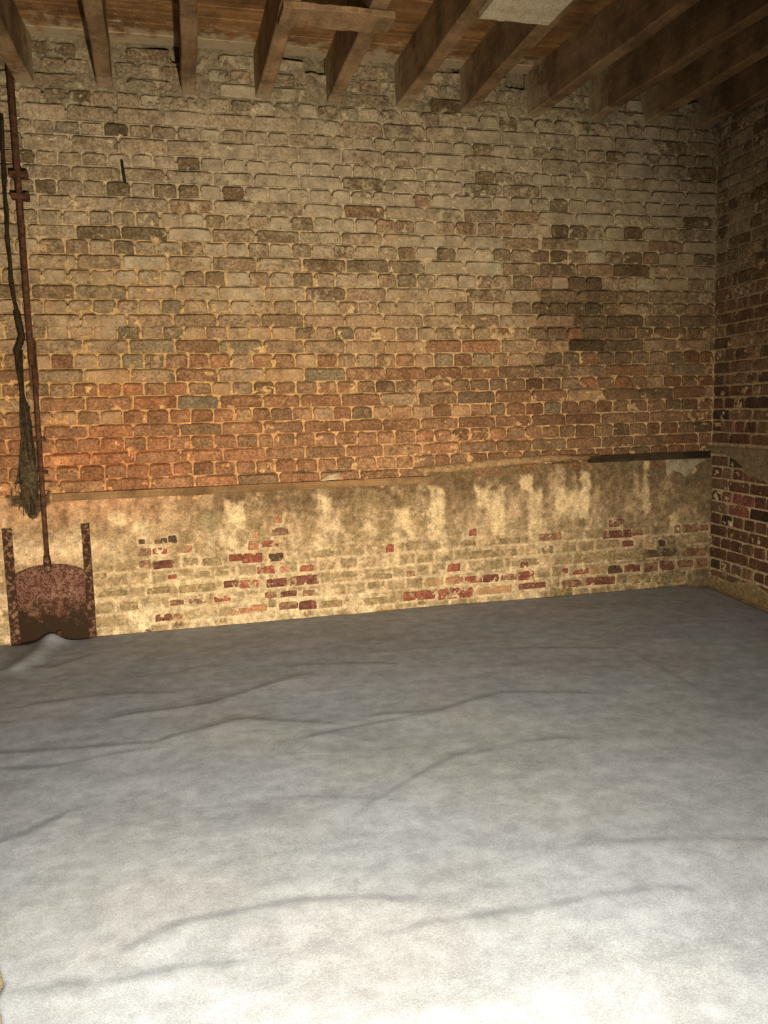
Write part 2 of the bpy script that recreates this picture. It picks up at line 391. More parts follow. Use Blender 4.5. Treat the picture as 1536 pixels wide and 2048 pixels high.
FOLDS = [[(-0.6,-1.534),(-0.077,-1.608),(-0.035,-1.572),(0.208,-1.47)],[(0.208,-1.47),(0.348,-1.532),(0.486,-1.588)],[(-0.179,-1.276),(0.111,-1.255),(0.319,-1.129),(0.499,-1.036)],[(0.466,-1.695),(0.852,-1.633)],[(0.728,-1.581),(0.934,-1.617),(1.222,-1.502),(1.498,-1.596)],[(1.594,-0.962),(1.995,-1.122),(1.979,-1.394),(1.973,-1.653)],[(0.506,-2.275),(0.679,-2.145),(0.871,-2.014)],[(-0.486,-2.195),(-0.416,-2.163),(-0.36,-2.094)],[(-0.093,-2.728),(0.003,-2.693),(0.24,-2.687),(0.419,-2.731)],[(-0.264,-2.84),(-0.139,-2.862),(-0.042,-2.852),(0.033,-2.859)],[(0.465,-2.861),(0.75,-2.882),(0.937,-2.879),(1.067,-2.898)],[(1.018,-2.663),(1.27,-2.721),(1.428,-2.778)],[(-0.576,-1.673),(-0.42,-1.708),(-0.158,-1.657)],[(-0.719,-0.487),(-0.544,-0.525),(-0.466,-0.44)],[(0.523,-0.883),(0.866,-0.98)],[(0.322,-2.162),(0.554,-2.249)],[(0.994,-2.656),(0.91,-2.763)],[(0.979,-2.007),(1.113,-1.986),(1.252,-2.001)],[(-0.576,-1.041),(-0.315,-1.008),(-0.059,-1.064)]]
XL, XC = -1.30, 3.243            # left end of the built wall, room corner
ZTOP = 2.98

# bricks of the back wall: [x0, x1, z0, z1]
bricks = []
def lift(r, x):                   # the lower courses rise a little to the left
    return 0.013 * max(0.0, (1.2 - x)) / 1.5 if r >= 16 else 0.0
tops = {r: t / 1000 for r, t in TOPS.items()}
tops[0] = 2.707; tops[-1] = 2.778; tops[-2] = 2.848; tops[-3] = 2.918
JOISTS = [-0.55, -0.184, 0.209, 0.575, 0.94, 1.31, 1.673, 2.061, 2.43, 2.782, 3.15]
for r in range(-3, 28):
    nom = 0.222 if r % 2 else 0.111
    if r in ROWS:
        js = [v / 1000 for v in ROWS[r]]
    else:
        o = 0.0 if r % 2 else 0.055
        js = list(np.arange(-0.53 + o, XC - 0.02, nom))
    while js[0] - nom * 0.75 > XL:
        js.insert(0, js[0] - nom)
    js = [j for j in js if j < XC - 0.03] + [XC - 0.006]
    zt = tops[r]; zb = tops.get(r + 1, zt - 0.0705) + 0.0
    for a, b_ in zip(js[:-1], js[1:]):
        c = (a + b_) / 2
        if r <= 0 and any(abs(c - j) < 0.055 for j in JOISTS) and r < 0:
            continue
        bz1 = zt + lift(r, c); bz0 = zb + 0.0105 + lift(r, c)
        g = 0.0055
        bricks.append([a + g, b_ - g, bz0, bz1, r])
B = np.array([b_[:4] for b_ in bricks]); BR = np.array([b_[4] for b_ in bricks])

# ---------------------------------------------------------------- colours of the back wall
def red_zone(x, z):  # redder, more orange tone towards the lower left of the wall
    return 0.85 * np.exp(-((x + 0.45) / 0.55) ** 2 - ((z - 0.93) / 0.20) ** 2) + 0.35 * np.exp(-((x - 0.3) / 0.7) ** 2 - ((z - 1.0) / 0.22) ** 2)

def damp(x, z):
    n = fbm(x, z, 6, 5, 31)
    a = np.exp(-((x - 2.35) / 0.42) ** 2 - ((z - 1.62) / 0.33) ** 2)
    b_ = np.exp(-((x - 2.15) / 0.10) ** 2 - ((z - 1.45) / 0.25) ** 2)
    return np.clip(sstep(0.42, 0.66, n * 0.75 + a * 0.42) * a * 1.3 + sstep(0.4, 0.6, n) * b_ * 0.95, 0, 1)

def soot_top(x, z):
    n = fbm(x, z, 7, 5, 57)
    return sstep(0.45, 0.7, n * 0.8 + 0.35 * sstep(2.55, 2.8, z)) * sstep(2.5, 2.72, z)

def mortar_color(x, z):
    x = np.asarray(x, float); z = np.asarray(z, float)
    zs = [0.7, 1.0, 1.35, 1.8, 2.3, 2.65, 2.95]
    cs = np.array([(0.58, 0.35, 0.165), (0.58, 0.35, 0.17), (0.54, 0.36, 0.18), (0.50, 0.38, 0.215), (0.52, 0.43, 0.29), (0.44, 0.37, 0.25), (0.34, 0.29, 0.2)])
    c = np.stack([np.interp(z, zs, cs[:, k]) for k in range(3)], -1)
    yel = sstep(1.3, 0.4, x) * sstep(1.0, 1.3, z) * sstep(2.3, 1.8, z) * fbm(x, z, 2.5, 3, 5)
    c = mixc(c, (0.60, 0.38, 0.14), np.clip(yel * 0.9, 0, 0.7))
    c = mixc(c, (0.60, 0.24, 0.09), np.clip(red_zone(x, z) * 0.75, 0, 0.8))
    br = sstep(1.9, 2.6, x) * sstep(1.35, 1.0, z)
    c = mixc(c, (0.50, 0.38, 0.22), br * 0.6)
    c = c * (0.8 + 0.4 * fbm(x, z, 9, 5, 3))[..., None]
    c = mixc(c, (0.13, 0.085, 0.045), damp(x, z) * 0.8)
    c = mixc(c, (0.12, 0.095, 0.06), soot_top(x, z) * 0.5)
    return c

def brick_color(x, z):
    """own colour of one brick + share of its face under old limewash"""
    u = random.random()
    z += random.uniform(-0.28, 0.28)
    if z > 2.05:
        c = np.array((0.34, 0.265, 0.17)); w = random.uniform(0.45, 0.95)
        if u < 0.06: c = np.array((0.20, 0.15, 0.085)); w = random.uniform(0.25, 0.5)
        elif u < 0.2 and x < 0.3: c = np.array((0.22, 0.165, 0.10)); w = random.uniform(0.2, 0.5)
        elif u < 0.26: c = np.array((0.32, 0.225, 0.14))
        if x < 0.0: w *= 0.62
    elif z > 1.32:
        c = np.array((0.32, 0.215, 0.125)); w = random.uniform(0.3, 0.8)
        if u < 0.2: c = np.array((0.35, 0.225, 0.135))
        elif u < 0.32: c = np.array((0.24, 0.18, 0.105)); w = random.uniform(0.15, 0.45)
        elif u < 0.42: c = np.array((0.24, 0.16, 0.09)); w *= 0.8
    else:
        c = np.array((0.28, 0.15, 0.078)); w = random.uniform(0.12, 0.55)
        if x > 1.5: w *= 0.7; c = c * 0.88
        if u < 0.25: c = np.array((0.24, 0.145, 0.078)); w *= 0.75
        elif u < 0.30: c = np.array((0.34, 0.17, 0.085))
        elif u < 0.42: c = np.array((0.19, 0.125, 0.07)); w *= 0.6
    rs = float(np.clip(red_zone(np.array(x), np.array(z)), 0, 1))
    c = c * (1 - 0.6 * rs) + np.array((0.42, 0.15, 0.06)) * 0.6 * rs
    w *= 1 - 0.5 * rs
    if x > 2.2 and z < 1.9:
        w *= 0.7; c = c * 0.9
    d = float(damp(np.array(x), np.array(z)))
    c = c * (1 - 0.55 * d); w *= 1 - 0.6 * d
    d = float(soot_top(np.array(x), np.array(z)))
    c = c * (1 - 0.25 * d); w *= 1 - 0.25 * d
    c = c * random.uniform(0.82, 1.18)
    return (float(c[0]), float(c[1]), float(c[2]), float(np.clip(w, 0.02, 0.97)))

# ---------------------------------------------------------------- brick meshes
def brick_shape(w, h, depth=0.022, seed=0):
    """irregular worn brick face: rounded, chipped outline; front towards -Y at y = 0"""
    r = random.Random(seed)
    j = lambda s: r.uniform(-s, s)
    rt = r.uniform(0.12, 0.42) * h; rt2 = r.uniform(0.12, 0.42) * h
    rb = r.uniform(0.05, 0.16) * h
    x, z = w / 2, h / 2
    k = 0.03 * h
    out = [(-x + j(rb), -z + j(k)), (j(w * .2), -z + j(k)), (x + j(rb), -z + j(k)), (x + j(k), z - rt), (x - 0.25 * rt, z - 0.25 * rt),
           (x - rt, z + j(k)), (j(w * .2), z + j(2 * k)), (-x + rt2, z + j(k)), (-x + 0.25 * rt2, z - 0.25 * rt2), (-x + j(k), z - rt2)]
    n = len(out)
    V = []; F = []
    for (a, b_) in out: V.append((a, depth, b_))
    for (a, b_) in out: V.append((a, 0.0045, b_))
    for (a, b_) in out:
        l = math.hypot(a, b_)
        V.append((a - math.copysign(min(0.006, abs(a)), a), r.uniform(-0.0015, 0.0015), b_ - math.copysign(min(0.005, abs(b_)), b_)))
    for ring in range(2):
        for i in range(n):
            a, b_ = ring * n + i, ring * n + (i + 1) % n
            F.append((a, b_, b_ + n, a + n))
    F.append(tuple(range(2 * n, 3 * n)))
    return V, F

SH = []; HH = []
for i in range(26):
    V, F = brick_shape(0.210, 0.059, seed=100 + i); SH.append(mesh_from('brick_stretcher', V, F, mat=M_BRICK))
for i in range(26):
    V, F = brick_shape(0.100, 0.059, seed=300 + i); HH.append(mesh_from('brick_header', V, F, mat=M_BRICK))

def add_brick(parent, origin, xdir, w, h, proud, col, rz=0.0):
    """one brick as its own object; xdir = unit vector along the wall face"""
    if w > 0.15:
        me = random.choice(SH); sx = w / 0.210
    else:
        me = random.choice(HH); sx = w / 0.100
    o = bpy.data.objects.new('brick', me); COL.objects.link(o)
    o.parent = parent
    X = Vector(xdir); Z = Vector((0, 0, 1)); Y = Z.cross(X)
    mx = Matrix(((X.x * sx, Y.x, 0, 0), (X.y * sx, Y.y, 0, 0), (0, 0, h / 0.059, 0), (0, 0, 0, 1)))
    p = Vector(origin) - Y * proud
    rot = Matrix.Rotation(rz, 4, Y) @ Matrix.Rotation(random.uniform(-0.05, 0.03), 4, X)
    o.matrix_local = Matrix.Translation(p) @ rot @ mx
    o.color = col
    return o

# ---------------------------------------------------------------- structure: floor
ground = struct(obj('floor', box_mesh('floor', -1.6, 3.6, -4.4, 0.25, -0.12, 0.0, mat=M_EARTH)))

# ---------------------------------------------------------------- structure: back wall (mortar body)
S = 0.005
xs = np.arange(XL, XC + 0.021, S); zs = np.arange(0.70, ZTOP + 1e-6, S)
GX, GZ = np.meshgrid(xs, zs)
warpx = GX + 0.005 * (fbm(GX, GZ, 45, 3, 11) - 0.5); warpz = GZ + 0.009 * (fbm(GX, GZ, 34, 4, 12) - 0.5)
dist = np.full(GX.shape, 0.05)      # signed distance to the nearest brick outline (negative inside)
above = np.full(GX.shape, 1.0)      # height above the brick underneath
for (x0, x1, z0, z1) in B:
    i0 = max(0, int((x0 - 0.03 - XL) / S)); i1 = min(len(xs), int((x1 + 0.03 - XL) / S) + 2)
    k0 = max(0, int((z0 - 0.03 - 0.70) / S)); k1 = min(len(zs), int((z1 + 0.03 - 0.70) / S) + 2)
    if k1 <= k0 or i1 <= i0: continue
    wx, wz = warpx[k0:k1, i0:i1], warpz[k0:k1, i0:i1]
    dx = np.maximum(x0 - wx, wx - x1); dz = np.maximum(z0 - wz, wz - z1)
    d = np.maximum(dx, dz)
    z1 = z1 - 0.014 * np.clip((dx + 0.020) / 0.020, 0, 1) ** 2
    dist[k0:k1, i0:i1] = np.minimum(dist[k0:k1, i0:i1], d)
    ab = np.where(dx < 0.001, wz - z1, 1.0); ab = np.where(ab < -0.010, 1.0, ab)
    above[k0:k1, i0:i1] = np.minimum(above[k0:k1, i0:i1], ab)
base = 0.0035 + 0.005 * (fbm(GX, GZ, 30, 4, 21) - 0.5) + 0.006 * (fbm(GX, GZ, 4, 3, 22) - 0.5)
groove = sstep(0.0110, 0.0045, above) * sstep(-0.010, -0.004, above) * sstep(0.28, 0.50, fbm(GX, GZ, 12, 5, 23))
H = base - 0.045 * groove
sm = fbm(GX, GZ, 17, 6, 24, 0.66)
heavy = 0.10 * sstep(2.6, 2.75, GZ) + 0.05 * sstep(-0.45, -0.6, GX) + 0.06 * np.exp(-((GX + 0.42) / 0.3) ** 2 - ((GZ - 0.88) / 0.12) ** 2) + 0.04 * sstep(2.9, 3.2, GX)
inside = sstep(0.001, -0.004, dist)
HJ = None
smear = sstep(0.57, 0.64, sm + heavy - 0.9 * np.clip(-dist - 0.004, 0, 0.03) * 3.0)
H = H * (1 - inside * (1 - groove)) + inside * (1 - groove) * (-0.005 + 0.019 * smear)
H = H + 0.008 * sstep(0.62, 0.70, sm + heavy) * (1 - inside)
gap = sstep(2.862, 2.880, GZ + 0.03 * (fbm(GX, GZ, 16, 5, 25) - 0.5)) * sstep(0.42, 0.5, fbm(GX, GX * 0, 2.1, 2, 26) + 0.05)
H = H - 0.06 * gap
# dark holes and knocked-out joints; one pit under a joist end imitates its shadow
for (hx, hz, hr) in ((3.19, 2.47, .03), (2.08, 2.70, .02), (0.61, 2.66, .014), (2.95, 2.50, .03), (1.62, 1.86, .016), (2.12, 1.63, .02)):
    H = H - 0.05 * np.exp(-((GX - hx) / hr) ** 2 - ((GZ - hz) / (hr * 1.2)) ** 2)
C = mortar_color(GX, GZ)
# dusty brown deposit under the cable on the left
C = mixc(C, (0.045, 0.035, 0.02), 0.9 * sstep(0.5, 0.62, fbm(GX, GZ, 12, 4, 41) * 0.6 + 0.55 * np.exp(-((GX + 0.69) / 0.12) ** 2 - ((GZ - 0.76) / 0.12) ** 2)))
P = np.stack([GX, -H, GZ], -1)
wall_back = struct(obj('wall_back', grid_mesh('wall_back', P, C, M_MORTAR)))
# the body of the wall behind the face
v, f = box_data(XL, XC + 0.25, 0.075, 0.25, 0.0, ZTOP)
child('wall_core', mesh_from('wall_core', v, f, mat=M_CEMENT), wall_back)

# bricks: the 300 that show largest stand alone, the others are one joined part
cp = np.array((0, -4.5, 1.14))
ctr = np.stack([(B[:, 0] + B[:, 1]) / 2, np.zeros(len(B)), (B[:, 2] + B[:, 3]) / 2], -1)
dep = (ctr - cp) @ np.array(RF)
px = (ctr - cp) @ np.array(RX) / dep * 1683 + 768
py = (ctr - cp) @ np.array(RD) / dep * 1683 + 1024
area = (B[:, 1] - B[:, 0]) * (B[:, 3] - B[:, 2]) / dep ** 2
vis = (px > 0) & (px < 1536) & (py > 150) & (B[:, 3] > 0.76)
order = np.argsort(-np.where(vis, area, -1))
big = set(order[:300].tolist())
JV, JF, JC = [], [], []
for i, (x0, x1, z0, z1) in enumerate(B):
    if z1 < 0.76: continue
    w, h = x1 - x0, z1 - z0
    cx, cz = (x0 + x1) / 2, (z0 + z1) / 2
    colr = brick_color(cx, cz)
    proud = random.gauss(0.0118, 0.0030)
    if BR[i] <= 0: proud = random.gauss(0.006, 0.004)
    tilt = random.gauss(0, 0.012)
    if i in big:
        add_brick(wall_back, (cx, 0, cz), (1, 0, 0), w, h, proud, colr, tilt)
    else:
        V, F = brick_shape(w, h, seed=1000 + i)
        b0 = len(JV); ca, sa = math.cos(tilt), math.sin(tilt); tx = random.uniform(-0.05, 0.03)
        for (a, y, c) in V:
            JV.append((cx + a * ca + c * sa, y - proud + c * tx, cz - a * sa + c * ca)); JC.append(colr)
        F = [tuple(q + b0 for q in ff) for ff in F]
        JF += F
jm = bpy.data.meshes.new('brick_far'); jm.from_pydata(JV, [], JF); jm.update()
ca = jm.color_attributes.new('Col', 'FLOAT_COLOR', 'POINT')
ca.data.foreach_set('color', np.array(JC, np.float32).reshape(-1))
jm.materials.append(M_BRICKJ)
jo = child('brick', jm, wall_back); jo['kind'] = 'stuff'

# ---------------------------------------------------------------- lower plaster coat on the back wall
xs = np.arange(XL, XC + 0.012, S); zs = np.arange(-0.01, 0.822, S)
GX, GZ = np.meshgrid(xs, zs)
wx = GX + 0.022 * (fbm(GX, GZ, 28, 5, 61, 0.66) - 0.5); wz = GZ + 0.018 * (fbm(GX, GZ, 26, 5, 62, 0.66) - 0.5)
dist = np.full(GX.shape, 0.2)
for (a, b_, c, d, k) in LOW:
    x0, x1, z0, z1 = a / 1000, b_ / 1000, c / 1000, d / 1000
    dx = np.maximum(x0 - wx, wx - x1); dz = np.maximum(z0 - wz, wz - z1)
    dist = np.minimum(dist, np.maximum(dx, dz))
H = 0.0055 + 0.010 * sstep(0.004, 0.06, dist) + 0.010 * (fbm(GX, GZ, 6, 4, 63) - 0.5) * sstep(0.0, 0.05, dist) + 0.006 * (fbm(GX, GZ, 32, 4, 64) - 0.5)
H = np.where(dist < 0, np.minimum(H, 0.003) - 0.004 * sstep(0, -0.01, dist) + 0.013 * sstep(0.57, 0.63, fbm(GX, GZ, 30, 5, 65, 0.66)), H)
rough_top = sstep(0.60, 0.72, GZ) * sstep(0.45, 0.6, fbm(GX, GZ, 9, 5, 66))
H -= 0.010 * rough_top
H += 0.004 * sstep(0.1, 0.0, GZ)
topedge = np.where(GX < 1.38, np.where(GX < -0.56, 0.765 - 0.06 * (fbm(GX, GZ, 9, 4, 67) - 0.3), 0.752), 0.80)
H = np.where(GZ > topedge, -0.008, H)
wob = 0.012 * (fbm(GX, GZ, 7, 4, 91) - 0.5)
crs = np.floor((GZ + wob - 0.055) / 0.0713); fz = (GZ + wob - 0.055) / 0.0713 - crs
bw = np.where(crs % 2 == 0, 0.222, 0.111)
fxx = (GX + wob * 1.5 + 0.07 * np.mod(crs * 7, 3)) / bw; cell = np.floor(fxx); fxx = fxx - cell
ed = np.minimum(np.minimum(fz, 1 - fz) * 0.0713, np.minimum(fxx, 1 - fxx) * bw)
cellr = np.mod(np.sin(cell * 12.9898 + crs * 78.233) * 43758.5453, 1.0)
ghost = sstep(0.006, 0.015, ed + 0.012 * (fbm(GX, GZ, 40, 5, 92, 0.66) - 0.5)) * sstep(0.50, 0.36, GZ) * sstep(0.40, 0.62, cellr * 0.5 + 0.5 * fbm(GX, GZ, 6, 5, 93))
joint = sstep(0.012, 0.003, ed) * sstep(0.46, 0.34, GZ)
H = H + np.where(dist > 0.004, 0.003 * ghost - 0.0015 * joint, 0)
for hx, hz in ((0.705, 0.040), (0.015, 0.042), (0.245, 0.040), (1.36, 0.05), (2.18, 0.05)):
    H = H - 0.05 * np.exp(-((GX - hx) / 0.014) ** 4 - ((GZ - hz) / 0.011) ** 4)
n1 = fbm(GX, GZ, 5, 7, 71, 0.66); n2 = fbm(GX, GZ, 14, 6, 72, 0.68); n3 = fbm(GX * 1.0, GZ * 0.25, 11, 6, 73, 0.66)
C = np.zeros(GX.shape + (3,)) + np.array((0.53, 0.375, 0.215))
C = mixc(C, (0.33, 0.235, 0.12), sstep(0.47, 0.60, n1) * 0.8)
C = mixc(C, (0.74, 0.57, 0.36), sstep(0.50, 0.60, n2) * 0.7)
C = mixc(C, (0.28, 0.20, 0.10), sstep(0.54, 0.62, fbm(GX, GZ, 11, 6, 78, 0.68)) * 0.65)
C = mixc(C, (0.80, 0.65, 0.42), sstep(0.30, 0.05, GZ) * sstep(0.40, 0.6, fbm(GX, GZ, 8, 5, 74)) * 0.7 * sstep(2.4, 1.4, GX))
C = mixc(C, (0.30, 0.23, 0.115), sstep(0.5, 0.60, fbm(GX, GZ * 2.4, 9, 6, 75, 0.62)) * 0.65 * sstep(0.62, 0.3, GZ))
C = mixc(C, (0.74, 0.58, 0.37), joint * 0.5)
C = mixc(C, (0.30, 0.22, 0.12), ghost * 0.62)
top_st = sstep(0.30, 0.72, GZ * 0.55 + (n3 - 0.5) * 0.9 + (n2 - 0.5) * 0.6 + 0.215) * sstep(0.42, 0.70, GZ)
C = mixc(C, (0.15, 0.09, 0.045), top_st * 0.9)
C = mixc(C, (0.24, 0.17, 0.09), sstep(1.2, 2.2, GX) * sstep(0.38, 0.6, n3 * 0.7 + n2 * 0.3) * sstep(0.28, 0.5, GZ) * 0.65)
C = mixc(C, (0.19, 0.145, 0.085), sstep(2.40, 2.80, GX) * sstep(0.36, 0.58, n1 * 0.6 + n2 * 0.4) * 0.85)
C = mixc(C, (0.66, 0.36, 0.19), sstep(0.35, -0.3, GX) * sstep(0.5, 0.72, GZ) * 0.55)
for (a, b_, c, d) in STREAKS:
    sd = np.maximum(np.maximum(a - GX, GX - b_), np.maximum(c - GZ, (GZ - d)) * 0.7) + 0.035 * (n2 - 0.5) + 0.03 * (fbm(GX, GZ, 40, 4, 76) - 0.5)
    C = mixc(C, (0.84, 0.64, 0.37), sstep(0.014, -0.016, sd) * 0.68)
# olive smudge and damp deposit at the foot of the cable
C = mixc(C, (0.27, 0.22, 0.115), 0.75 * sstep(0.5, 0.6, n2 * 0.5 + 0.45 * np.exp(-((GX - 0.20) / 0.07) ** 2 - ((GZ - 0.58) / 0.075) ** 2)))
dep_m = np.exp(-((GX + 0.665) / 0.13) ** 4 - ((GZ - 0.74) / 0.075) ** 2) + 0.8 * np.exp(-((GX + 0.66) / 0.03) ** 2 - ((GZ - 0.66) / 0.05) ** 2)
C = mixc(C, (0.055, 0.042, 0.024), 0.9 * sstep(0.48, 0.6, n2 * 0.4 + 0.5 * dep_m))
C = mixc(C, (0.15, 0.085, 0.04), 0.6 * np.exp(-((GX + 0.52) / 0.025) ** 2 - ((GZ - 0.64) / 0.04) ** 2))
# cement edging and rust run around the gate
rad = np.hypot((GX + 0.60) / 1.0, GZ - 0.14)
C = mixc(C, (0.36, 0.23, 0.12), 0.6 * np.exp(-((rad - 0.285) / 0.03) ** 2) * sstep(0.25, 0.32, GZ))
C = mixc(C, (0.85, 0.62, 0.38), 0.5 * np.exp(-((GZ - 0.47) / 0.06) ** 2) * sstep(-0.1, -0.4, GX))
C = mixc(C, (0.72, 0.56, 0.35), sstep(0.018, 0.002, np.abs(dist)) * 0.55 * sstep(0.35, 0.55, n2))
C = C * (0.85 + 0.3 * fbm(GX, GZ, 24, 4, 77))[..., None]
P = np.stack([GX, -H, GZ], -1)
plaster = child('plaster_coat', grid_mesh('plaster_coat', P, C, M_PLASTER), wall_back)
LOWCOL = {'r': ((0.28, 0.098, 0.06), 0.30), 'd': ((0.18, 0.075, 0.05), 0.25), 'b': ((0.23, 0.13, 0.08), 0.4), 'k': ((0.10, 0.068, 0.042), 0.28),
          'g': ((0.30, 0.23, 0.12), 0.35), 'p': ((0.45, 0.34, 0.20), 0.6), 'n': ((0.42, 0.19, 0.115), 0.5)}
for (a, b_, c, d, k) in LOW:
    cl, wsh = LOWCOL[k]
    s = random.uniform(0.85, 1.15)
    add_brick(plaster, ((a + b_) / 2000, 0, (c + d) / 2000), (1, 0, 0), (b_ - a) / 1000, (d - c) / 1000, 0.0085 if k not in 'gp' else 0.0065,
              (cl[0] * s, cl[1] * s, cl[2] * s, wsh), random.gauss(0, 0.015))

# cement ledge above the plaster, right of the brown batten
fx = np.linspace(1.325, 2.47, 90); ft = np.linspace(0, 1, 9)
FX, FT = np.meshgrid(fx, ft)
ztop = np.interp(FX, [1.325, 1.48, 1.84, 2.2, 2.47], [0.818, 0.826, 0.852, 0.856, 0.848]); zbot = np.interp(FX, [1.325, 1.38, 1.5, 1.84, 2.2, 2.47], [0.806, 0.778, 0.780, 0.797, 0.812, 0.815])
nz = fbm(FX, FT * 0.1, 14, 4, 81)
FZ = zbot + (ztop - zbot) * FT + 0.010 * (fbm(FX, FT * .05, 22, 3, 82) - 0.5)
FY = -(0.012 + 0.022 * np.sin(np.pi * np.clip(FT * 0.9 + 0.1, 0, 1)) ** 0.6 * (0.7 + 0.6 * nz))
FY[0, :] = -0.004; FY[-1, :] = -0.002
fc = np.zeros(FX.shape + (3,)) + np.array((0.36, 0.23, 0.115))
fc = mixc(fc, (0.15, 0.09, 0.045), sstep(2.1, 2.35, FX) * 0.7)
child('mortar_fillet', grid_mesh('mortar_fillet', np.stack([FX, FY, FZ], -1), fc * (0.7 + 0.6 * nz)[..., None], M_MORTAR), wall_back)

# ---------------------------------------------------------------- structure: right wall
DR = Vector((-0.10294, -0.99469, 0.0))          # from the corner towards the camera
NR = Vector((-DR.y, DR.x, 0.0)) * -1.0          # into the room
if NR.x > 0: NR = -NR
LEN_R = 2.4
ss = np.arange(-0.012, LEN_R, 0.006); zs = np.arange(-0.01, ZTOP, 0.006)
GS, GZ = np.meshgrid(ss, zs)
rb = []
for r in range(-3, 39):
    zt = tops[r] if r in tops else 0.808 - 0.0705 * (r - 27)
    zb = tops[r + 1] if r + 1 in tops else zt - 0.0705
    if r % 2:
        js = [0.006, 0.192 if r > 10 else 0.14] ; nom = 0.222
    else:
        js = [0.006, 0.125]; nom = 0.1145
    while js[-1] < LEN_R: js.append(js[-1] + nom + random.uniform(-0.006, 0.006))
    for a, b_ in zip(js[:-1], js[1:]):
        if zb < 0.02 or b_ > LEN_R: continue
        z0, z1 = zb + 0.0125, zt
        if 0.82 < (z0 + z1) / 2 < 0.88: continue           # behind the ledge band
        rb.append((a + 0.0065, b_ - 0.0065, z0, z1, r))
wx = GS + 0.004 * (fbm(GS, GZ, 45, 3, 111) - 0.5); wz = GZ + 0.006 * (fbm(GS, GZ, 40, 3, 112) - 0.5)
dist = np.full(GS.shape, 0.05); above = np.full(GS.shape, 1.0)
for (x0, x1, z0, z1, r) in rb:
    i0 = max(0, int((x0 - 0.03 + 0.012) / 0.006)); i1 = int((x1 + 0.03 + 0.012) / 0.006) + 2
    k0 = max(0, int((z0 - 0.02) / 0.006)); k1 = int((z1 + 0.04) / 0.006) + 2
    a, b_ = wx[k0:k1, i0:i1], wz[k0:k1, i0:i1]
    dx = np.maximum(x0 - a, a - x1); dz = np.maximum(z0 - b_, b_ - z1)
    dist[k0:k1, i0:i1] = np.minimum(dist[k0:k1, i0:i1], np.maximum(dx, dz))
    ab = np.where(dx < 0.001, b_ - z1, 1.0); ab = np.where(ab < -0.004, 1.0, ab)
    above[k0:k1, i0:i1] = np.minimum(above[k0:k1, i0:i1], ab)
inside = sstep(0.001, -0.004, dist)
sm = fbm(GS, GZ, 17, 6, 124, 0.66)
H = 0.002 + 0.006 * (fbm(GS, GZ, 30, 4, 121) - 0.5) - 0.007 * np.exp(-((above - 0.003) / 0.006) ** 2) * sstep(0.4, 0.6, fbm(GS, GZ, 14, 4, 123)) * sstep(1.3, 1.6, GZ)
heavy = 0.09 * sstep(0.10, 0.0, GS) * sstep(1.4, 1.9, GZ) + 0.12 * sstep(2.55, 2.7, GZ) + 0.03 * sstep(1.5, 2.0, GZ)
H = H * (1 - inside) + inside * (-0.005 + 0.018 * sstep(0.63, 0.69, sm + heavy))
band = sstep(0.822, 0.828, GZ) * sstep(0.872, 0.866, GZ)
patch = sstep(0.0, 0.012, np.minimum(GS - 0.17, GZ - (0.70 + 0.11 * sstep(0.45, 0.18, GS) + 0.06 * (fbm(GS, GZ, 12, 4, 131) - 0.5)))) * sstep(0.83, 0.825, GZ)
foot = sstep(0.105 + 0.0, 0.06, GZ + 0.09 * (fbm(GS, GZ, 9, 4, 132) - 0.5)) 
H = H * (1 - band) + band * (0.026 + 0.004 * sm)
H = np.maximum(H, patch * 0.017 + 0.003 * sm * patch); H = np.maximum(H, foot * (0.016 + 0.008 * sm))
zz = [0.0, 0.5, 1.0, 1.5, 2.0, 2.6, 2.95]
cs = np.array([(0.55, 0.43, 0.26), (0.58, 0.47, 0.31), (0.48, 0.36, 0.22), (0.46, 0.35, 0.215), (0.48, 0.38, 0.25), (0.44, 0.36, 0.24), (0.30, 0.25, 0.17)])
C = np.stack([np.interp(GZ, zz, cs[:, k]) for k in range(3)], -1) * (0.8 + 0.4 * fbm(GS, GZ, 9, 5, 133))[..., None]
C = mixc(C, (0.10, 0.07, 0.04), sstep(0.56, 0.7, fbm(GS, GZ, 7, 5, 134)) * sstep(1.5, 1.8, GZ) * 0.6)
C = mixc(C, (0.22, 0.17, 0.10), np.clip(band + patch, 0, 1) * 0.85)
C = mixc(C, (0.27, 0.20, 0.10), foot * 0.8)
C = mixc(C, (0.34, 0.13, 0.08), 0.7 * sstep(0.5, 0.6, fbm(GS, GZ, 9, 4, 135) * 0.5 + 0.4 * np.exp(-((GS - 0.30) / 0.10) ** 2 - ((GZ - 0.52) / 0.06) ** 2)))
ORI = np.array((XC, 0, 0))
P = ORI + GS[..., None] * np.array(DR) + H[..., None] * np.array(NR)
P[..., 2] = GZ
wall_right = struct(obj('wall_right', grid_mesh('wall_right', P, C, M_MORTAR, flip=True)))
core = []
for s_ in (-0.02, LEN_R):
    for t in (-0.03, -0.25):
        q = Vector(ORI) + DR * s_ + NR * t; core.append(q)
vv = [(q.x, q.y, 0.0) for q in core] + [(q.x, q.y, ZTOP) for q in core]
child('wall_core', mesh_from('wall_core', vv, [(0, 1, 3, 2), (4, 6, 7, 5), (0, 2, 6, 4), (2, 3, 7, 6), (3, 1, 5, 7), (1, 0, 4, 5)], mat=M_CEMENT), wall_right)
JV, JF, JC = [], [], []
xd = -DR                                         # left to right as seen from the room: away from camera is left
xd = Vector((DR.x, DR.y, 0))
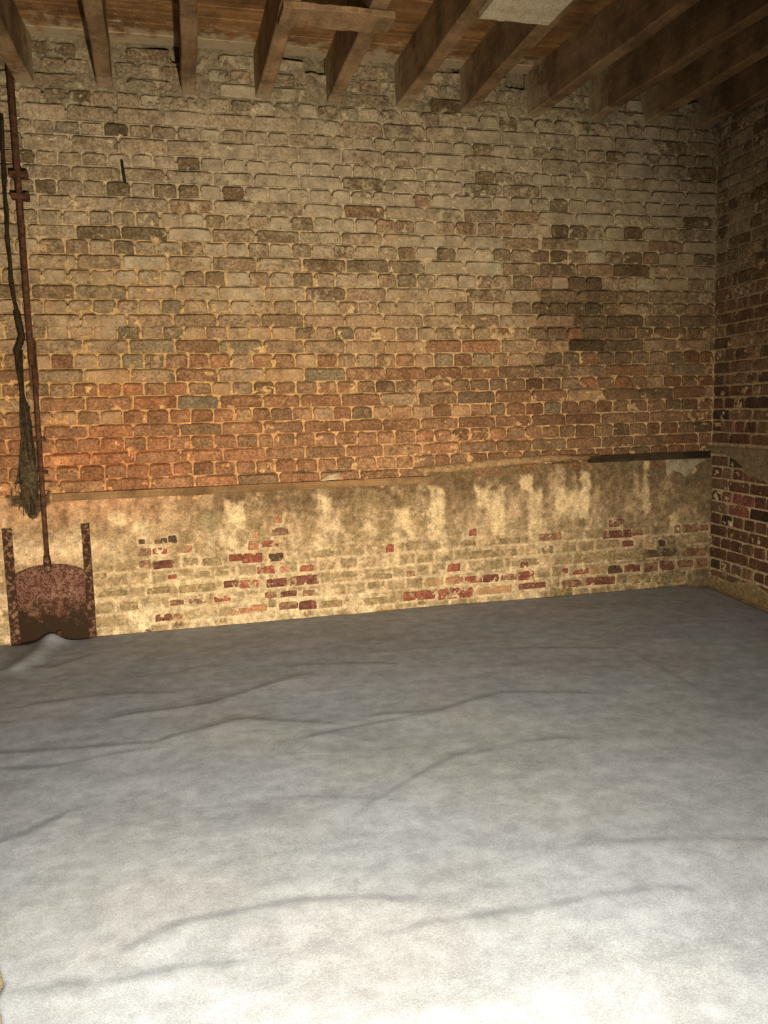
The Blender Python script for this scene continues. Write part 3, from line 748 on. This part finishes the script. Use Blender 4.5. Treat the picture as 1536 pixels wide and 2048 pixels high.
for i, (x0, x1, z0, z1, r) in enumerate(rb):
    cx, cz = (x0 + x1) / 2, (z0 + z1) / 2
    u = random.random()
    if cz < 1.25:
        c = np.array((0.165, 0.085, 0.052)); w = random.uniform(0.02, 0.28)
        if u < 0.12: c = np.array((0.09, 0.06, 0.038)); w = 0.06
        elif u < 0.4: c = np.array((0.23, 0.14, 0.085))
        if abs(cx - 0.3) < 0.16 and abs(cz - 0.52) < 0.07: c = np.array((0.27, 0.11, 0.08)); w = 0.2
    elif cz < 1.9:
        c = np.array((0.22, 0.14, 0.085)); w = random.uniform(0.15, 0.55)
        if u < 0.2: c = np.array((0.16, 0.11, 0.065)); w = 0.25
    else:
        c = np.array((0.27, 0.20, 0.125)); w = random.uniform(0.4, 0.8)
        if u < 0.25: c = np.array((0.19, 0.145, 0.09)); w = 0.35
    c = c * random.uniform(0.85, 1.15)
    colr = (float(c[0]), float(c[1]), float(c[2]), float(w))
    proud = random.gauss(0.0085, 0.0022)
    base_p = Vector(ORI) + DR * cx + Vector((0, 0, cz))
    if x0 < 0.72:
        add_brick(wall_right, base_p, xd, x1 - x0, z1 - z0, proud, colr, random.gauss(0, 0.012))
    else:
        V, F = brick_shape(x1 - x0, z1 - z0, seed=5000 + i)
        b0 = len(JV); Yd = Vector((0, 0, 1)).cross(xd)
        for (a, y, c_) in V:
            q = base_p + xd * a + Yd * (y - proud) + Vector((0, 0, c_)); JV.append(q[:]); JC.append(colr)
        JF += [tuple(q + b0 for q in ff) for ff in F]
jm = bpy.data.meshes.new('brick_far_right'); jm.from_pydata(JV, [], JF); jm.update()
ca = jm.color_attributes.new('Col', 'FLOAT_COLOR', 'POINT'); ca.data.foreach_set('color', np.array(JC, np.float32).reshape(-1))
jm.materials.append(M_BRICKJ)
jo = child('brick', jm, wall_right); jo['kind'] = 'stuff'

# ---------------------------------------------------------------- structure: ceiling of boards
YB = -2.3
ceiling = struct(obj('ceiling', box_mesh('ceiling', XL, XC + 0.2, YB, 0.2, 2.972, 3.03, mat=M_PLANK)))
pw = 0.112; nseg = 14
V, F = [], []
for k in range(nseg + 1):
    t = k / nseg; x = XL + t * (XC + 0.05 - XL)
    V += [(x, -pw / 2 + 0.002, 0.0), (x, pw / 2 - 0.002, 0.0), (x, pw / 2, 0.004), (x, pw / 2, 0.024), (x, -pw / 2, 0.024), (x, -pw / 2, 0.004)]
for k in range(nseg):
    for a in range(6):
        F.append((k * 6 + a, k * 6 + (a + 1) % 6, (k + 1) * 6 + (a + 1) % 6, (k + 1) * 6 + a))
F += [tuple(range(6))[::-1], tuple(nseg * 6 + a for a in range(6))]
plank_me = [mesh_from('plank', [(x, y, z + 0.002 * math.sin(3 * x + q)) for (x, y, z) in V], F, mat=M_PLANK) for q in range(4)]
y = -0.055; q = 0
while y > YB + pw / 2:
    o = obj('plank', plank_me[q % 4], None, ceiling, (0, y, 2.943 + random.uniform(-0.002, 0.002)))
    y -= pw + 0.004; q += 1

# ---------------------------------------------------------------- joists
JLAB = ['timber ceiling joist furthest left, ending above the rusty iron rod',
        'second timber ceiling joist from the left, right of the iron rod',
        'third timber ceiling joist from the left, seen straight from below',
        'fourth timber ceiling joist from the left, holding the left end of the crosspiece',
        'fifth timber ceiling joist from the left, short and crossed by the noggin',
        'sixth timber ceiling joist from the left, passing left of the white panel',
        'seventh timber ceiling joist from the left, its underside meeting the white panel on the right',
        'eighth timber ceiling joist from the left, first one right of the white panel',
        'ninth timber ceiling joist from the left, third from the right wall',
        'tenth timber ceiling joist from the left, next but one to the right wall',
        'timber ceiling joist furthest right, lying against the right brick wall']
SLOPE = [0.05, -0.004, 0.03, 0.004, 0.02, 0.012, 0.026, -0.05, -0.04, 0.02, 0.06]
for i, xj in enumerate(JOISTS):
    V, F = [], []; n = 9
    w = 0.072 if i else 0.078
    for k in range(n + 1):
        yk = 0.028 + (YB - 0.028) * k / n
        xc = SLOPE[i] * (yk) * (1 if i < 10 else 1) + random.uniform(-0.004, 0.004)
        dz = random.uniform(-0.004, 0.004); hw = w / 2 + random.uniform(-0.003, 0.003)
        zb, zt, c = 2.722 + dz, 2.942, 0.006
        V += [(xc - hw + c, yk, zb), (xc + hw - c, yk, zb), (xc + hw, yk, zb + c), (xc + hw, yk, zt), (xc - hw, yk, zt), (xc - hw, yk, zb + c)]
    for k in range(n):
        for a in range(6):
            F.append((k * 6 + a, (k + 1) * 6 + a, (k + 1) * 6 + (a + 1) % 6, k * 6 + (a + 1) % 6))
    F += [tuple(range(6)), tuple(n * 6 + a for a in range(6))[::-1]]
    o = obj('ceiling_joist', mesh_from('ceiling_joist', V, F, mat=M_JOIST), None, None, (xj, 0, 0))
    tag(o, JLAB[i], 'joist', 'timber joists under the ceiling boards')

# crosspiece and white panel under the joists
def rough_board(x0, x1, y0, y1, z0, z1, n, seed):
    r = random.Random(seed); V, F = [], []
    for k in range(n + 1):
        x = x0 + (x1 - x0) * k / n; e = r.uniform(-0.005, 0.005); g = r.uniform(-0.004, 0.004); h = r.uniform(-0.002, 0.002)
        c = 0.003
        V += [(x, y0 + e, z0 + c + h), (x, y0 + e + c, z0 + h), (x, y1 + g - c, z0 + h), (x, y1 + g, z0 + c + h), (x, y1 + g, z1), (x, y0 + e, z1)]
    for k in range(n):
        for a in range(6):
            F.append((k * 6 + a, k * 6 + (a + 1) % 6, (k + 1) * 6 + (a + 1) % 6, (k + 1) * 6 + a))
    F += [tuple(range(6))[::-1], tuple(n * 6 + a for a in range(6))]
    return V, F
V, F = rough_board(0.535, 0.985, -1.06, -0.90, 2.694, 2.718, 12, 3)
tag(obj('timber_crosspiece', mesh_from('timber_crosspiece', V, F, mat=M_JOIST)), 'short flat timber crosspiece nailed under the fourth and fifth joists', 'board')
V, F = rough_board(1.315, 1.615, -1.75, -1.125, 2.688, 2.717, 10, 5)
tag(obj('ceiling_panel', mesh_from('ceiling_panel', V, F, mat=M_PANEL)), 'dirty white panel fixed under the joists at the top of the picture', 'panel')

# ---------------------------------------------------------------- battens on the back wall
V, F = rough_board(-0.562, 1.424, -0.036, -0.004, 0.726, 0.765, 26, 9)
tag(obj('wall_batten', mesh_from('wall_batten', V, F, mat=M_BATTEN)), 'long brown timber batten fixed along the back wall, left half', 'batten')
V, F = rough_board(2.40, 3.208, -0.040, -0.004, 0.798, 0.838, 14, 12)
tag(obj('wall_batten', mesh_from('wall_batten', V, F, mat=M_DARKBATTEN)), 'blackened timber batten on the back wall beside the right corner', 'batten')

# torn membrane hanging under the dark batten
top = [(2.906, 0.797), (2.95, 0.797), (3.0, 0.797), (3.05, 0.796), (3.10, 0.795), (3.15, 0.793), (3.19, 0.79)]
bot = [(2.908, 0.693), (2.962, 0.728), (3.001, 0.713), (3.033, 0.682), (3.078, 0.712), (3.113, 0.755), (3.17, 0.782)]
V = []; m_ = 6
for j in range(m_):
    t = j / (m_ - 1)
    for (a, b_), (c, d) in zip(top, bot):
        x = a + (c - a) * t; z = b_ + (d - b_) * t
        V.append((x, -0.022 - 0.012 * t * t - 0.006 * math.sin(40 * x) * t, z))
F = [(j * 7 + i, j * 7 + i + 1, (j + 1) * 7 + i + 1, (j + 1) * 7 + i) for j in range(m_ - 1) for i in range(6)]
me = mesh_from('torn_membrane', V, F, smooth=True, mat=M_PAPER)
o = obj('torn_membrane', me); md = o.modifiers.new('thick', 'SOLIDIFY'); md.thickness = 0.0015
tag(o, 'torn grey membrane scrap hanging below the blackened batten by the corner', 'membrane')
# paper scrap on the brown batten
V = []
for j in range(4):
    for i, (x, z0, z1) in enumerate([(0.80, 0.768, 0.772), (0.825, 0.768, 0.786), (0.85, 0.770, 0.800), (0.88, 0.770, 0.803), (0.905, 0.772, 0.806)]):
        t = j / 3
        V.append((x, -0.03 + 0.014 * t + 0.003 * math.sin(30 * x), z0 + (z1 - z0) * t))
F = [(j * 5 + i, j * 5 + i + 1, (j + 1) * 5 + i + 1, (j + 1) * 5 + i) for j in range(3) for i in range(4)]
o = obj('paper_scrap', mesh_from('paper_scrap', V, F, smooth=True, mat=M_PAPERW)); md = o.modifiers.new('thick', 'SOLIDIFY'); md.thickness = 0.0012
tag(o, 'small pale paper scrap stuck on top of the brown batten', 'paper')
# spike in a joint
o = obj('iron_spike', tube_mesh('iron_spike', [(-0.133, 0.0, 2.405), (-0.131, -0.018, 2.385), (-0.127, -0.026, 2.34), (-0.121, -0.024, 2.28)], [0.002, 0.006, 0.007, 0.006], 6, M_SPIKE))
tag(o, 'short black iron spike driven into an upper joint of the wall', 'spike')

# ---------------------------------------------------------------- sluice gate with its rod
gate = thing('sluice_gate', (-0.60, -0.03, 0.0), 'rusty iron sluice gate with guide rails and tall rod against back wall', 'gate')
nx, nz_ = 40, 36
U, T = np.meshgrid(np.linspace(0, 1, nx + 1), np.linspace(0, 1, nz_ + 1))
gx = -0.785 + 0.372 * U
archz = 0.325 + 0.085 * np.sqrt(np.clip(1 - ((gx + 0.60) / 0.192) ** 2, 0, 1))
gz = 0.002 + (archz - 0.002) * T
gy = -0.034 - 0.004 * fbm(gx, gz, 40, 4, 201) + 0.010 * sstep(0.965, 1.0, T)
front = np.stack([gx, gy, gz], -1)
back = front.copy(); back[..., 1] = -0.018
n, m = front.shape[:2]
VV = np.concatenate([front.reshape(-1, 3), back.reshape(-1, 3)])
idx = np.arange(n * m).reshape(n, m); off = n * m
Q = [(int(idx[a, b_]), int(idx[a, b_ + 1]), int(idx[a + 1, b_ + 1]), int(idx[a + 1, b_])) for a in range(n - 1) for b_ in range(m - 1)]
ring = [int(v_) for v_ in list(idx[0, :]) + list(idx[1:, -1]) + list(idx[-1, -2::-1]) + list(idx[-2:0:-1, 0])]
Q += [(ring[k], ring[k] + off, ring[(k + 1) % len(ring)] + off, ring[(k + 1) % len(ring)]) for k in range(len(ring))]
child('gate_plate', mesh_from('gate_plate', VV, Q, smooth=False, mat=M_GATE), gate)
def guide(x_out, x_in, zt):
    s = 1 if x_in > x_out else -1
    V, F = [], []; k = 16
    for i in range(k + 1):
        z = 0.002 + (zt - 0.002) * i / k; e = random.uniform(-0.0015, 0.0015)
        prof = [(x_out, -0.010), (x_out, -0.052), (x_in + e, -0.046), (x_in + e, -0.040), (x_out + s * 0.008, -0.042), (x_out + s * 0.008, -0.010)]
        V += [(x, y, z) for x, y in prof]
    for i in range(k):
        for a in range(6):
            F.append((i * 6 + a, i * 6 + (a + 1) % 6, (i + 1) * 6 + (a + 1) % 6, (i + 1) * 6 + a))
    F += [tuple(range(6)), tuple(k * 6 + a for a in range(6))]
    me = mesh_from('guide_rail', V, F, mat=M_GUIDE)
    return me
child('guide_rail', guide(-0.803, -0.760, 0.603), gate)
child('guide_rail', guide(-0.398, -0.434, 0.606), gate)
V, F = tube_data([(-0.428, -0.040, 0.585), (-0.428, -0.056, 0.585)], 0.009, 6)
child('bolt', mesh_from('bolt', V, F, mat=M_ROD), gate)
child('lug', tube_mesh('lug', [(-0.575, -0.032, 0.055), (-0.575, -0.048, 0.055), (-0.575, -0.052, 0.055)], [0.020, 0.017, 0.008], 8, M_GUIDE), gate)
child('rod_socket', tube_mesh('rod_socket', [(-0.606, -0.046, 0.375), (-0.606, -0.047, 0.40), (-0.606, -0.048, 0.445), (-0.605, -0.049, 0.462)], [0.017, 0.019, 0.017, 0.012], 10, M_GUIDE), gate)
child('lift_rod', tube_mesh('lift_rod', [(-0.605, -0.049, 0.45), (-0.603, -0.05, 0.80), (-0.600, -0.05, 1.15), (-0.598, -0.05, 1.50)], [0.0115, 0.0118, 0.012, 0.012], 10, M_ROD), gate)
V, F = rough_board(-0.622, -0.584, -0.048, -0.036, 0, 0.238, 2, 8)
V = [(x, y, z + 1.287) for x, y, z in V]
child('splice_bar', mesh_from('splice_bar', V, F, mat=M_ROD), gate)
child('lift_rod', tube_mesh('lift_rod', [(-0.606, -0.064, 1.40), (-0.606, -0.064, 1.9), (-0.605, -0.064, 2.4), (-0.606, -0.064, 2.94)], [0.014, 0.0145, 0.0155, 0.017], 10, M_ROD), gate)
for z in (2.287, 2.187):
    v, f = box_data(-0.640, -0.560, -0.083, -0.046, z - 0.013, z + 0.013)
    v2, f2 = tube_data([(-0.572, -0.06, z - 0.02), (-0.572, -0.06, z + 0.02)], 0.012, 6, base=8)
    v3, f3 = box_data(-0.625, -0.587, -0.05, 0.0, z - 0.008, z + 0.008, base=8 + 12)
    child('rod_clamp', mesh_from('rod_clamp', list(v) + [tuple(p) for p in v2] + list(v3), f + f2 + f3, mat=M_ROD), gate)
for z in (1.037, 0.875):
    v, f = box_data(-0.625, -0.575, -0.067, -0.012, z - 0.007, z + 0.007)
    child('rod_bracket', mesh_from('rod_bracket', v, f, mat=M_ROD), gate)

# ---------------------------------------------------------------- cables hanging beside the rod
CAB1 = [(-0.66,2.737),(-0.659,2.559),(-0.67,2.288),(-0.671,2.106),(-0.671,1.897),(-0.669,1.71),(-0.66,1.651),(-0.653,1.592),(-0.646,1.54),(-0.655,1.509),(-0.671,1.473),(-0.672,1.402),(-0.664,1.293),(-0.662,1.16),(-0.657,1.038),(-0.657,0.915),(-0.657,0.791),(-0.656,0.666)]
CAB2 = [(min(x, -0.632), z) for x, z in [(-0.653,1.473),(-0.659,1.329),(-0.648,1.233),(-0.636,1.135),(-0.624,0.988),(-0.616,0.839),(-0.609,0.739)]]
cable = thing('cable_bundle', (-0.66, -0.045, 0.65), 'black old cable bundle with frayed bottom hanging left of the rusty rod', 'cable')
def wander(pts, amp, seed, n=4):
    r = random.Random(seed); out = []
    ph = [r.uniform(0, 6.28) for _ in range(4)]
    for i in range(len(pts) - 1):
        for k in range(n):
            t = k / n
            x = pts[i][0] * (1 - t) + pts[i + 1][0] * t; z = pts[i][1] * (1 - t) + pts[i + 1][1] * t
            out.append((x + amp * (math.sin(9 * z + ph[0]) + 0.5 * math.sin(31 * z + ph[1])), -0.045 + amp * math.sin(11 * z + ph[2]), z))
    out.append((pts[-1][0], -0.045, pts[-1][1]))
    return out
for s_, (amp, rd) in enumerate([(0.002, 0.0085), (0.006, 0.0045), (0.008, 0.0035)]):
    p_ = wander(CAB1[1:], amp, s_)
    rr = [rd * (1.0 + (0.9 if 1.45 < q_[2] < 1.66 and s_ == 0 else 0.0)) for q_ in p_]
    child('cable', tube_mesh('cable', p_, rr, 7, M_CABLE), cable)
for s_, (amp, rd) in enumerate([(0.003, 0.004), (0.006, 0.003)]):
    child('cable', tube_mesh('cable', wander(CAB2, amp, 20 + s_), rd, 6, M_CABLE), cable)
V, F = [], []
r = random.Random(5)
for s_ in range(120):
    z0 = r.uniform(0.9, 1.25); x0 = -0.655 + r.gauss(0, 0.009) ; L = r.uniform(0.22, 0.52)
    pts = []; zlim = 0.655 + abs(r.gauss(0, 0.10)); drift = r.gauss(-0.012, 0.012 + 0.10 * max(0, zlim - 0.68)); curl = r.uniform(0.002, 0.012); ph = r.uniform(0, 6)
    for k in range(9):
        t = k / 8; z = z0 - min(L, z0 - zlim) * t
        pts.append((x0 + drift * t + curl * math.sin(ph + 9 * t) * t, -0.042 + r.uniform(-0.004, 0.004) - 0.012 * math.sin(ph + 4 * t) * t, z - 0.0005 * k))
    v, f = tube_data(pts, [0.0016 + 0.0022 * (1 - k / 8) for k in range(9)], 4, base=len(V)); V += [tuple(p) for p in v]; F += f
fo = child('frayed_fibres', mesh_from('frayed_fibres', V, F, smooth=True, mat=M_FIBRE), cable); fo['kind'] = 'stuff'
# dusty lump at the end of the bundle
lx, lt = np.meshgrid(np.linspace(0, 2 * np.pi, 25), np.linspace(0, 1, 30))
lz = 1.12 - 0.43 * lt
lr = 0.006 + 0.034 * np.sin(np.pi * np.clip(lt, 0, 1) ** 1.6) ** 0.8 * (0.55 + 0.9 * fbm(lx, lt, 4, 4, 205)); lr[0] = 0.002; lr[-1] = 0.002; lr[-2] = 0.004
lump = np.stack([-0.656 - 0.012 * lt + lr * np.cos(lx) + 0.006 * np.sin(9 * lt), -0.034 + 0.6 * lr * np.sin(lx), lz + 0.0 * lx], -1)
lump[:, -1] = lump[:, 0]
child('dust_clump', grid_mesh('dust_clump', lump, None, M_FIBRE), cable)

# ---------------------------------------------------------------- grey felt sheet on the floor
ny, nxs = 350, 330
ty = np.linspace(0, 1, ny); tx = np.linspace(0, 1, nxs)
TX, TY = np.meshgrid(tx, ty)
Y = -0.028 - 4.2 * TY
xe = np.interp(-Y, [0, 1.0, 1.5, 2.1, 2.6, 2.72, 2.80, 2.84, 2.89, 3.0, 4.3], [-0.95, -0.86, -0.76, -0.62, -0.45, -0.396, -0.372, -0.380, -0.362, -0.335, -0.30])
xr = np.interp(-Y, [0.0, 0.07, 0.12, 0.18, 0.78, 4.3], [3.02, 3.09, 3.13, 3.145, 3.045, 2.55])
X = xe + (xr - xe) * TX
Y = Y - 0.030 * sstep(-0.35, -0.45, X) * (1 - TY) ** 8 - 0.012 * (fbm(X, X * 0, 3, 4, 301) - 0.5) * (1 - TY) ** 8
Z = 0.006 + 0.012 * fbm(X, Y, 1.3, 2, 302) + 0.006 * fbm(X * 0.6 + Y * 0.2, Y * 1.6, 3.0, 4, 303) + 0.0012 * fbm(X, Y, 14, 3, 304)
def seg_d(px_, py_, a, b_):
    vx, vy = b_[0] - a[0], b_[1] - a[1]; L2 = vx * vx + vy * vy
    t = np.clip(((px_ - a[0]) * vx + (py_ - a[1]) * vy) / L2, 0, 1)
    dx, dy = px_ - a[0] - t * vx, py_ - a[1] - t * vy
    sgn = np.sign(vx * (py_ - a[1]) - vy * (px_ - a[0]))
    return np.hypot(dx, dy), sgn
AMP = [2.4, 1.9, 3.2, 1.8, 2.4, 2.2, 2.5, 2.5, 2.4, 2.5, 2.4, 1.8, 1.8, 4, 1.6, 1.6, 1.4, 1.6, 1.6]
for fo_, am in zip(FOLDS, AMP):
    best = np.full(X.shape, 9.0); sg = np.zeros(X.shape)
    for a, b_ in zip(fo_[:-1], fo_[1:]):
        d, s_ = seg_d(X, Y, a, b_)
        sg = np.where(d < best, s_, sg); best = np.minimum(best, d)
    if fo_[-1][0] < fo_[0][0]: sg = -sg
    wdt = np.where(sg > 0, 0.015, 0.075)          # steep on the far side, gentle towards the room
    ends = 1.0
    Z = Z + am * 0.001 * np.exp(-(best / wdt) ** 2)
# raised fold in front of the gate
Z = Z + 0.030 * np.exp(-((X + 0.615) / 0.065) ** 2 - ((Y + 0.06) / 0.09) ** 2)
d, s_ = seg_d(X, Y, (-0.61, -0.08), (-0.70, -0.45)); Z = Z + 0.020 * np.exp(-(d / 0.05) ** 2) * sstep(-0.75, -0.4, Y)
Z = Z - 0.004 * sstep(0.97, 1.0, TX)
sheet = obj('ground_sheet', grid_mesh('ground_sheet', np.stack([X, Y, Z], -1), None, M_FABRIC, flip=True))
md = sheet.modifiers.new('thick', 'SOLIDIFY'); md.thickness = 0.003; md.offset = 1.0
tag(sheet, 'wrinkled grey felt ground sheet spread across the whole floor', 'sheet')
